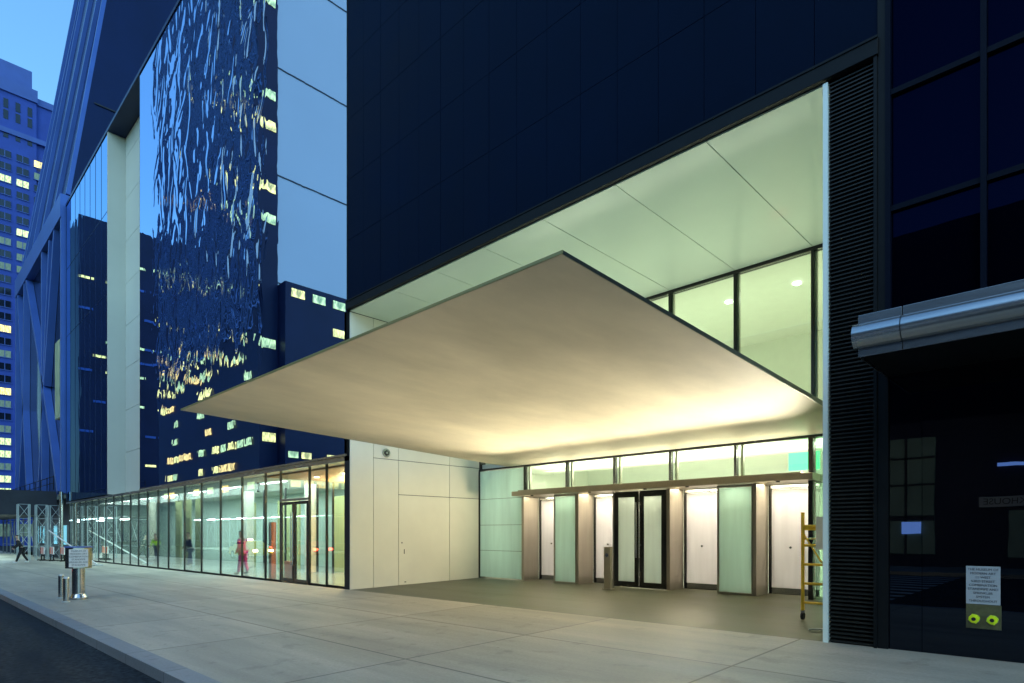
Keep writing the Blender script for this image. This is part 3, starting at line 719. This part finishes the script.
AV = thing('avenue_block', 'broad dark block beyond the avenue reflected in the left glass bays', 'building', (-210,-40,0))
MB().box(-260, -190, -120, -16.5, -1, 84).build('wall', M['opp_dark'], AV)
cells = []
for z in (20, 28, 36, 44, 48, 52, 60, 68, 74):
    for j in range(6):
        if random.random() < .5: cells.append(((-189.9, -18-j*3.0, z), random.choice([0,1,3,3])))
window_set(AV, lambda: local_box(AV, -.05, .05, -1.4, 1.4, -.3, .3), cells, wm)
OB = thing('steakhouse_building', 'dark low building with lit shopfront sign across the street', 'building', (-15,-25,0))
MB().box(-57, 30, -40, -16.5, -1, 15.5).build('wall', M['opp_dark'], OB)
MB().box(-57.2, 30.2, -40.2, -16.2, 15.5, 16.2).build('cornice', M['tower_navy'], OB)
cells = []
for x in range(-55, -24, 3):
    for z in (5, 8.5, 12):
        if random.random() < .55: cells.append(((x, -16.45, z), random.choice([0,1,1,2])))
window_set(OB, lambda: local_box(OB, -.8, .8, -.05, .05, -.6, .6), cells, wm)
MB().box(-7.7, -5.8, -16.5, -16.42, .6, 6.2).build('shop_window', M['win_dim'], OB)
f = MB().box(-7.0,-6.9,-16.42,-16.36,.6,6.2).box(-7.7,-5.8,-16.42,-16.36,2.2,2.45).box(-7.7,-5.8,-16.42,-16.36,3.9,4.0).box(-7.7,-5.8,-16.42,-16.36,5.2,5.3); f.build('shop_window_bars', M['joint_dark'], OB)
MB().box(-7.1, -6.3, -16.35, -16.30, 1.55, 2.15).build('blue_screen', M['screen_blue'], OB)
sb = MB().box(-4.05, -1.35, -16.4, -16.2, 2.78, 3.24).build('sign_board', M['sign_plate'], OB)
text('sign_lettering', 'STEAKHOUSE', .40, M['sign_text'], sb, (-2.7, -16.19, 3.01), (R(90),0,R(180)), .004)
MB().box(-3.4, -2.3, -16.4, -16.3, 4.6, 4.75).build('blue_tube', M['screen_blue'], OB)
MB().box(-3.0, 1.2, -16.45, -16.41, .5, 2.6).build('entrance_glass', M['win_dim'], OB)

# ------------------------------------------------------------------ sidewalk sheds
def shed(name, label, x0, x1, y0, y1, zt, sign=1):
    S = thing(name, label, 'scaffold', ((x0+x1)/2, (y0+y1)/2, gz(x0, 5)))
    zb = gz(x0, 5)-.1
    MB().box(x0, x1, y0, y1, zt, zt+.28).build('deck', M['shed_dark'], S)
    MB().box(x0, x1, y0-.04, y0-.005, zt-.05, zt+1.75).box(x1+.005, x1+.04, y0, y1, zt-.05, zt+1.75).build('parapet_boards', M['shed_dark'], S)
    zt_deck = zt; zt = zt+1.6
    f = MB()
    n = int((x1-x0)/2.6)
    for i in range(n+1):
        x = x0+.2+i*(x1-x0-.4)/n
        for y in (y0+.15, y1-.15): f.tube((x,y,zt+.28),(x,y,zt+1.35),.03,6)
    for y in (y0+.15, y1-.15):
        for z in (.8, 1.3): f.tube((x0+.2,y,zt+z),(x1-.2,y,zt+z),.025,6)
    f.build('railing', M['black_metal'], S)
    zt = zt_deck
    for i in range(n+1):
        x = x0+.2+i*(x1-x0-.4)/n
        for y in (y0+.25, y1-.25):
            MB().box(x-.05, x+.05, y-.05, y+.05, zb, zt).build('shed_post', M['shed_post'], S)
    for y in (y0+.25, y1-.25):
        f = MB()
        for i in range(n):
            xa = x0+.2+i*(x1-x0-.4)/n; xb = x0+.2+(i+1)*(x1-x0-.4)/n
            if i % 2 == 0:
                f.tube((xa,y,zb+1.2),(xb,y,zt-.1),.028,6); f.tube((xb,y,zb+1.2),(xa,y,zt-.1),.028,6)
            f.tube((xa,y,zt-.25),(xb,y,zt-.25),.03,6); f.tube((xa,y,zb+1.1),(xb,y,zb+1.1),.025,6)
        f.build('cross_brace', M['shed_post'], S)
    return S
SH = shed('sidewalk_shed', 'dark sidewalk shed with railing and braced steel legs below the leaning tower', -84, -56.5, 3.4, 9.0, 2.95)
for x in (-78, -68, -59.5):
    MB().box(x-1.2, x+1.2, 4.6, 4.72, 2.70, 2.78).build('tube_lamp', M['lamp_cool'], SH)
for x in (-74, -71.5, -66, -62, -58.8): MB().box(x-.7, x+.7, D+1.17, D+1.199, .6, 2.2).build('ground_window', M['win_cool'], TW)
# lattice towers under the shed
def lattice(x, y, z0, z1, w):
    t = thing('lattice_tower', '', 'scaffold', (x, y, z0), 'steel lattice towers under the shed')
    for sx in (-1, 1):
        for sy in (-1, 1): MB().tube((x+sx*w, y+sy*w, z0), (x+sx*w, y+sy*w, z1), .035, 6).build('leg', M['shed_steel'], t)
    f = MB(); n = 4
    for k in range(n):
        a = z0+(z1-z0)*k/n; b = z0+(z1-z0)*(k+1)/n
        f.tube((x-w,y-w,b),(x+w,y-w,b),.016,5)
        f.tube((x+w,y-w,b),(x+w,y+w,a),.016,5); f.tube((x+w,y-w,a),(x+w,y+w,b),.016,5); f.tube((x+w,y-w,b),(x+w,y+w,b),.016,5)
    f.build('lattice_bracing', M['shed_steel'], t)
    return t
for (x, y), lb in zip(((-55.2, 7.9), (-54.6, 6.8), (-55.6, 8.75)), ('bright lattice scaffold tower beside the dark corner door of the shed', 'widest bright lattice scaffold tower at the street side of the shed', 'slim lattice scaffold tower nearest the silver corner column')):
    lattice(x, y, gz(-55,7), 3.6, .32)['label'] = lb
SO = shed('opposite_shed', 'long scaffold shed with bright tube lamps across the street', -95, -58, -15.8, -12.2, 3.6)
for x in range(-92, -58, 5):
    MB().box(x-1.3, x+1.3, -12.1, -12.0, 3.3, 3.38).build('tube_lamp', M['lamp_cool'], SO)
# crowd barriers
def barrier(x, y, lb):
    t = thing('crowd_barrier', lb, 'barrier', (x, y, gz(x,y)), 'orange and white barriers by the shed')
    z = gz(x, y)
    MB().box(x-.6, x+.6, y-.03, y+.03, z+.45, z+.95).build('board', M['white_paint'], t)
    MB().box(x-.55, x-.25, y-.04, y+.04, z+.48, z+.92).box(x+.1, x+.4, y-.04, y+.04, z+.48, z+.92).build('orange_stripe', M['orange'], t)
    for s in (-.5, .5): MB().box(x+s-.04, x+s+.04, y-.25, y+.25, z, z+.06).box(x+s-.03, x+s+.03, y-.03, y+.03, z+.06, z+.45).build('foot', M['black_metal'], t)
for x, y, lb in ((-52.6, 7.6, 'orange and white barrier farthest left below the lattice towers'), (-51.2, 7.9, 'orange and white barrier in the middle of its row'), (-49.4, 8.2, 'orange and white barrier next to the silver sign drum')):
    barrier(x, y, lb)
BR = thing('raking_prop', 'thin white raking prop leaning to the pavement behind the sign drum', 'scaffold', (-46,8.2,gz(-46,8.2)))
MB().tube((-54.3, 8.2, 1.75), (-39.9, 8.2, gz(-40,8)+.04), .045, 6).build('strut', M['white_paint'], BR)
MB().box(-40.2, -39.6, 8.0, 8.4, gz(-40,8.2)-.01, gz(-40,8.2)+.06).build('foot', M['galv'], BR)

# ------------------------------------------------------------------ sign drum and bollards on the pavement
sx_, sy_ = -19.35, 3.55; gzs = gz(sx_, sy_)
SG = thing('sign_drum', 'stainless sidewalk pedestal topped by a faceted drum with a white text plate', 'sign', (sx_, sy_, gzs))
MB().tube((sx_,sy_,gzs),(sx_,sy_,gzs+.05),.21,24).tube((sx_,sy_,gzs+.05),(sx_,sy_,gzs+.14),.19,24,.15).tube((sx_,sy_,gzs+.14),(sx_,sy_,gzs+.84),.145,28).build('pedestal', M['stainless'], SG, smooth=True)
ang = math.atan2(-sy_, -sx_)
def oc(r, a): return (sx_+r*math.cos(a), sy_+r*math.sin(a))
hd = MB().prism([oc(.31, ang+R(22.5)+k*R(45)) for k in range(8)], gzs+.82, gzs+1.36).build('drum', M['stainless'], SG, bevel=.006)
MB().prism([oc(.325, ang+R(22.5)+k*R(45)) for k in range(8)], gzs+1.36, gzs+1.39).build('drum_cap', mat('blue_cap', (.10,.16,.45), .4), SG)
dx, dy = math.cos(ang), math.sin(ang); px, py = -dy, dx
c0 = Vector((sx_+dx*.300, sy_+dy*.300, 0))
pts = []
q = MB(); w = .205
b4 = [(c0.x+px*w*s+dx*o, c0.y+py*w*s+dy*o) for s, o in ((-1,0),(-1,.012),(1,.012),(1,0))]
q.prism(b4, gzs+.86, gzs+1.32); plt = q.build('text_plate', M['white_paint'], SG)
for i, s in enumerate(['MUSEUM OF','MODERN ART','COMBINATION','STANDPIPE','SPRINKLER AND','STANDPIPE']):
    text('lettering', s, .058, M['sign_text'], plt, (c0.x+dx*.014, c0.y+dy*.014, gzs+1.27-i*.072), (R(90),0,ang+R(90)), .001)
for x, y, lb in ((-20.1, 3.30, 'darker of the two short steel pipes beside the sign pedestal'), (-18.75, 3.18, 'shinier short steel pipe nearer the kerb beside the sign pedestal')):
    z = gz(x, y)
    t = thing('pipe_bollard', lb, 'bollard', (x,y,z), 'short steel pipes beside the sign pedestal')
    MB().tube((x,y,z),(x,y,z+.60),.065,20).build('pipe', M['stainless'], t, smooth=True)
    MB().tube((x,y,z+.60),(x,y,z+.64),.072,20,.06).build('cap', M['galv'], t, smooth=True)
    MB().tube((x,y,z),(x,y,z+.03),.09,20).build('flange', M['galv'], t, smooth=True)
# push-plate post by the doors
px_, py_ = -9.55, 13.55; z = gz(px_, py_)
PP = thing('push_plate_post', 'slim bronze post with push plate left of the black double door', 'post', (px_, py_, z))
MB().box(px_-.10, px_+.10, py_-.06, py_+.06, z, z+1.14).build('post', M['lintel'], PP, bevel=.006)
MB().tube((px_, py_-.061, z+.92), (px_, py_-.075, z+.92), .05, 16).build('push_plate', M['stainless'], PP)
MB().box(px_-.14, px_+.14, py_-.1, py_+.1, z-.002, z+.02).build('base_plate', M['lintel'], PP)

# ------------------------------------------------------------------ rolling scaffold
x0, x1, y0, y1 = -3.74, -3.02, 11.1, 12.95; z = gz(-3.4, 11.5)
SC = thing('rolling_scaffold', 'yellow rolling baker scaffold standing behind the right jamb', 'scaffold', (-3.4,12,z))
for y in (y0, y1):
    f = MB()
    for x in (x0, x1): f.tube((x,y,z+.16),(x,y,z+1.86),.029,10)
    for k in range(5): f.tube((x0,y,z+.30+k*.33),(x1,y,z+.30+k*.33),.023,8)
    f.build('end_frame', M['yellow'], SC, smooth=True)
    for x in (x0, x1):
        w = MB().tube((x-.02,y,z+.065),(x+.02,y,z+.065),.065,16).build('caster', M['rubber'], SC)
        MB().box(x-.028,x+.028,y-.02,y+.02,z+.12,z+.17).build('caster_fork', M['stainless'], w)
MB().box(x0+.02, x1-.02, y0, y1, z+1.55, z+1.60).build('platform', M['yellow'], SC)
f = MB()
for x in (x0, x1): f.tube((x,y0,z+1.5),(x,y1,z+.5),.014,8).tube((x,y0,z+1.4),(x,y1,z+1.4),.016,8)
f.tube((x0,y0,z+1.52),(x0+.3,y0,z+1.0),.012,8); f.build('side_brace', M['yellow'], SC)
MB().box(x0+.22, x0+.62, y0-.03, y0-.018, z+1.22, z+1.78).build('notice_card', M['paper'], SC)
CT = thing('black_cart', 'small black cart base peeking out behind the white jamb', 'cart', (-3.1,10.1,gz(-3.1,10.1)))
z = gz(-3.1, 10.1)
MB().box(-3.14, -2.86, 10.35, 10.9, z+.12, z+.55).build('bin', M['rubber'], CT, bevel=.01)
for x in (-3.1, -2.9):
    for y in (10.42, 10.82): MB().tube((x-.012,y,z+.05),(x+.012,y,z+.05),.05,12).build('wheel', M['rubber'], CT)
MB().tube((-3.28,10.0,z+.03),(-2.9,10.35,z+.03),.012,6).build('handle', M['galv'], CT)

# ------------------------------------------------------------------ people
def skin(name, chain, edges, rads, m, parent, root=0):
    me = bpy.data.meshes.new(name); me.from_pydata([Vector(p) for p in chain], edges, [])
    o = bpy.data.objects.new(name, me); COL.objects.link(o)
    md = o.modifiers.new('s', 'SKIN'); md.use_smooth_shade = True
    if not me.skin_vertices: pass
    for i, r in enumerate(rads):
        me.skin_vertices[0].data[i].radius = r if isinstance(r, tuple) else (r, r)
    me.skin_vertices[0].data[root].use_root = True
    sd = o.modifiers.new('d', 'SUBSURF'); sd.levels = 2; sd.render_levels = 2
    dg = bpy.context.evaluated_depsgraph_get(); dg.update()
    nm = bpy.data.meshes.new_from_object(o.evaluated_get(dg)); nm.name = name
    bpy.data.objects.remove(o)
    nm.materials.clear(); nm.materials.append(m)
    for p in nm.polygons: p.use_smooth = True
    q = bpy.data.objects.new(name, nm); COL.objects.link(q); q.parent = parent
    return q
def person(loc, rz, label, top, legs, stride=.25, armbend=.5, lean=.06):
    t = thing('person', label, 'person', loc); t.rotation_euler = (0,0,rz)
    s = stride
    # joints (x forward, y left, z up)
    P = [(0,0,.95),(lean*.5,0,1.15),(lean,0,1.42),(lean+.02,0,1.54),(lean+.05,0,1.66),(lean+.05,0,1.76),
         (0,.10,.90),(s*.55,.10,.50),(s,.10,.09),(s+.16,.10,.03),
         (0,-.10,.90),(-s*.25,-.10,.48),(-s,-.10,.13),(-s+.14,-.10,.04),
         (lean,.19,1.40),(lean-.06,.24,1.13),(lean+.16*armbend,.22,.92),(lean+.22*armbend,.21,.84),
         (lean,-.19,1.40),(lean+.08,-.24,1.13),(lean+.30*armbend,-.20,.95),(lean+.36*armbend,-.18,.88)]
    E = [(0,1),(1,2),(2,3),(3,4),(4,5),(0,6),(6,7),(7,8),(8,9),(0,10),(10,11),(11,12),(12,13),(2,14),(14,15),(15,16),(16,17),(2,18),(18,19),(19,20),(20,21)]
    rd = [(.13,.10),(.12,.09),(.14,.10),.05,(.085,.10),(.07,.08),.085,.06,.04,.03,.085,.06,.04,.03,.055,.042,.03,.03,.055,.042,.03,.03]
    skin('body', P, E, rd, M['skin'], t)
    J = [0,1,2,14,15,16,18,19,20]; idx = {v:i for i, v in enumerate(J)}
    skin('jacket', [P[j] for j in J], [(idx[a],idx[b]) for a, b in ((0,1),(1,2),(2,14),(14,15),(15,16),(2,18),(18,19),(19,20))],
         [(.17,.14),(.155,.12),(.165,.13),.075,.06,.05,.075,.06,.05], top, t)
    J = [0,6,7,8,10,11,12]; idx = {v:i for i, v in enumerate(J)}
    skin('trousers', [P[j] for j in J], [(idx[a],idx[b]) for a, b in ((0,6),(6,7),(7,8),(0,10),(10,11),(11,12))],
         [(.15,.12),.10,.078,.06,.10,.078,.06], legs, t)
    for a, b in ((8,9),(12,13)):
        skin('shoe', [(P[a][0]-.04,P[a][1],P[a][2]-.03),(P[b][0]+.05,P[b][1],P[b][2]+.01)], [(0,1)], [.055,.045], M['white_paint'] if top is M['cloth_black'] else M['rubber'], t)
    skin('hair', [(lean+.03,0,1.70),(lean+.02,0,1.79)], [(0,1)], [(.105,.11),(.075,.08)], M['hair'], t)
    return t
person((-49.2, 6.06, gz(-49.2,6.06)), R(-105), 'pedestrian in black coat and white shoes walking with head bowed', M['cloth_black'], M['cloth_black'], .28, .9, .22)
person((-44.2, 12.3, gz(-44,9.4)), R(-60), 'worker in hi-vis jacket behind the storefront glass', M['hivis'], M['jeans'], .12, .7)
person((-33.6, 10.9, gz(-34,9.4)), R(-100), 'dark figure standing behind the storefront glass', M['cloth_black'], M['jeans'], .10, .9)
person((-25.0, 10.1, gz(-25,9.4)), R(-150), 'visitor in magenta clothes behind the storefront glass', M['magenta'], M['magenta'], .14, .6)

# ------------------------------------------------------------------ cars in the street (seen in the glass)
def car(loc, label, paint, taxi=False, flip=False):
    x, y, z = loc; t = thing('parked_car', label, 'car', loc)
    if flip: t.rotation_euler = (0,0,math.pi)
    prof = [(-2.3,.45),(-2.3,.85),(-2.05,.98),(-1.55,1.02),(-.95,1.42),(.45,1.45),(1.15,1.02),(2.05,.88),(2.3,.70),(2.3,.42),(1.9,.30),(-1.9,.30)]
    b = MB(); n = len(prof)
    for s in (-1, 1):
        for p in prof: b.v.append((x+p[0], y+s*(.88 if p[1] < 1.1 else .70), z+p[1]))
    b.f.append(tuple(range(n))); b.f.append(tuple(reversed(range(n, 2*n)))); b.mi += [0, 0]
    for i in range(n): b.f.append((i, (i+1) % n, n+(i+1) % n, n+i)); b.mi.append(0)
    bo = b.build('body', paint, t, bevel=.03, smooth=True)
    for s in (-1, 1):
        MB().hexa([(x-1.25,y+s*.845,z+1.04),(x+.95,y+s*.845,z+1.04),(x+.95,y+s*.865,z+1.04),(x-1.25,y+s*.865,z+1.04)],
                  [(x-.88,y+s*.70,z+1.38),(x+.40,y+s*.70,z+1.38),(x+.40,y+s*.74,z+1.38),(x-.88,y+s*.74,z+1.38)]).build('side_window', M['dark_glass'], t)
        for wx in (-1.45, 1.42):
            w = MB().tube((x+wx,y+s*.70,z+.33),(x+wx,y+s*.91,z+.33),.33,20).build('wheel', M['rubber'], t)
            MB().tube((x+wx,y+s*.905,z+.33),(x+wx,y+s*.925,z+.33),.20,14).build('rim', M['galv'], w)
        MB().box(x+2.24,x+2.34,y+s*.62-.16,y+s*.62+.16,z+.62,z+.76).build('headlight', M['head_light'], t)
        MB().box(x-2.34,x-2.24,y+s*.64-.16,y+s*.64+.16,z+.72,z+.86).build('tail_light', M['tail_light'], t)
    if taxi: MB().box(x-.35,x+.05,y-.12,y+.12,z+1.46,z+1.60).build('roof_light', M['lamp_warm'], t)
    return t
car((-50, -2.0, street_z(-50,0)), 'yellow taxi with lit roof lamp on the street', M['yellow'], True)
car((-58, -5.5, street_z(-58,0)), 'dark saloon car with red tail lamps on the street', mat('dark_paint', (.03,.03,.05), .2, coat=.6), flip=True)
car((-46, -5.0, street_z(-46,0)), 'red saloon car waiting in the middle lane behind the taxi', mat('red_paint', (.35,.02,.02), .2, coat=.6), flip=True)
car((-42, -9.6, street_z(-42,0)), 'white saloon car parked on the far side of the street', mat('pale_paint', (.6,.62,.62), .25, coat=.6), flip=True)

# ------------------------------------------------------------------ light
def area(name, loc, rot, sx, sy, watt, col, spread=180):
    l = bpy.data.lights.new(name, 'AREA'); l.shape = 'RECTANGLE'; l.size = sx; l.size_y = sy; l.energy = watt; l.color = col
    l.spread = R(spread)
    o = bpy.data.objects.new(name, l); COL.objects.link(o); o.location = loc; o.rotation_euler = rot; return o
WARM = (1,.86,.56); GREEN = (.86,1,.74)
area('lintel_uplight', (-8.8, 14.00, 2.965), (R(180-10),0,0), 8.2, .16, 26, (1,.90,.66))
area('lintel_projector', (-8.6, 13.90, 2.99), (R(180+83),0,0), 8.2, .10, 185, (1,.89,.64), 50)
area('lintel_downlight', (-8.9, 14.55, 2.775), (0,0,0), 8.4, .25, 75, (1,.90,.62))
area('canopy_top_uplight', (-8.6, 13.3, 4.12), (R(180),0,0), 9.5, .25, 42, GREEN)
area('lobby_upper_light', (-9.0, 15.8, 4.0), (R(180-12),0,0), 11, 2, 150, (.96,1,.74))
area('lobby_lower_light', (-9.0, 16.3, 3.80), (0,0,0), 10, 1.6, 230, (1,.95,.78))
area('lobby_soffit_fill', (-9.0, 15.45, 2.96), (R(180-15),0,0), 8.6, .3, 190, (1,.95,.76))  # added lamp that lights the soffit seen through the transoms
area('wood_ceiling_fill', (-19.2, 13.0, 3.02), (R(180),0,0), 6.0, .5, 420, (1,.78,.42))  # added fill aimed upward to brighten the wood ceiling
area('storefront_light', (-38, 12.2, 3.70), (0,0,0), 30, 2.5, 820, (.84,1,.95))
area('storefront_warm_light', (-19, 11.8, 3.66), (0,0,0), 6, 2.0, 150, (1,.84,.56))
area('shed_light', (-68, 6, 2.8), (0,0,0), 20, 1.0, 220, (.6,.95,1))
area('opposite_shed_light', (-76, -14, 3.4), (0,0,0), 34, 1.2, 500, (.6,1,.9))

for i, x in enumerate((-12.6, -10.4, -8.6, -7.4, -5.2)):  # added spots with invented fixture discs, brightening the left wall and sidewalk
    f = MB().tube((x,13.86,2.784),(x,13.86,2.760),.045,14).build('added_spot_disc', M['black_metal'], EB)
    l = bpy.data.lights.new('lintel_fill_spot', 'SPOT'); l.energy = 48; l.color = (1,.88,.60); l.shadow_soft_size = .035
    l.spot_size = R(130); l.spot_blend = 1.0
    o = bpy.data.objects.new('lintel_fill_spot', l); COL.objects.link(o); o.location = (x,13.82,2.70)
    o.rotation_euler = Vector((.72,.62,.12) if i % 2 == 0 else (.30,.90,.22)).to_track_quat('Z','Y').to_euler()
    l.energy = 70 if i % 2 == 0 else 95
w = bpy.data.worlds.new('World'); scene.world = w; w.use_nodes = True
N, L = w.node_tree.nodes, w.node_tree.links
bg = N['Background']; sky = N.new('ShaderNodeTexSky'); sky.sky_type = 'NISHITA'; sky.sun_disc = False
SUN_EL, SUN_AZ = R(42), R(145)
sky.sun_elevation = SUN_EL; sky.sun_rotation = SUN_AZ; sky.ozone_density = 4.0; sky.air_density = 1.2; sky.dust_density = .6
tint = N.new('ShaderNodeVectorMath'); tint.operation = 'MULTIPLY'; tint.inputs[1].default_value = (.60,.94,1.0)
L.new(sky.outputs[0], tint.inputs[0]); L.new(tint.outputs[0], bg.inputs[0]); bg.inputs[1].default_value = .12
warm_fill = bpy.data.lights.new('warm_fill', 'SUN'); warm_fill.energy = .15; warm_fill.angle = R(40); warm_fill.color = (1,.84,.58)  # added soft warm fill in place of city glow; dusk has no sun
so = bpy.data.objects.new('warm_fill', warm_fill); COL.objects.link(so)
d = Vector((math.sin(SUN_AZ)*math.cos(SUN_EL), math.cos(SUN_AZ)*math.cos(SUN_EL), math.sin(SUN_EL)))
so.rotation_euler = d.to_track_quat('Z', 'Y').to_euler()

# ------------------------------------------------------------------ camera
cam = bpy.data.cameras.new('camera'); co = bpy.data.objects.new('camera', cam); COL.objects.link(co)
co.location = (0,0,1.65); co.rotation_euler = (R(90), 0, R(44.153))
cam.sensor_width = 36; cam.lens = 608.734/1024*36; cam.shift_y = (532-341.5)/1024; cam.clip_end = 3000; cam.clip_start = .05
scene.camera = co
scene.render.engine = 'CYCLES'
scene.cycles.max_bounces = 10; scene.cycles.transparent_max_bounces = 16
scene.cycles.caustics_reflective = False; scene.cycles.caustics_refractive = False
scene.cycles.sample_clamp_indirect = 6
vs = scene.view_settings; vs.view_transform = 'Standard'; vs.look = 'None'; vs.gamma = 1; vs.exposure = 1.5
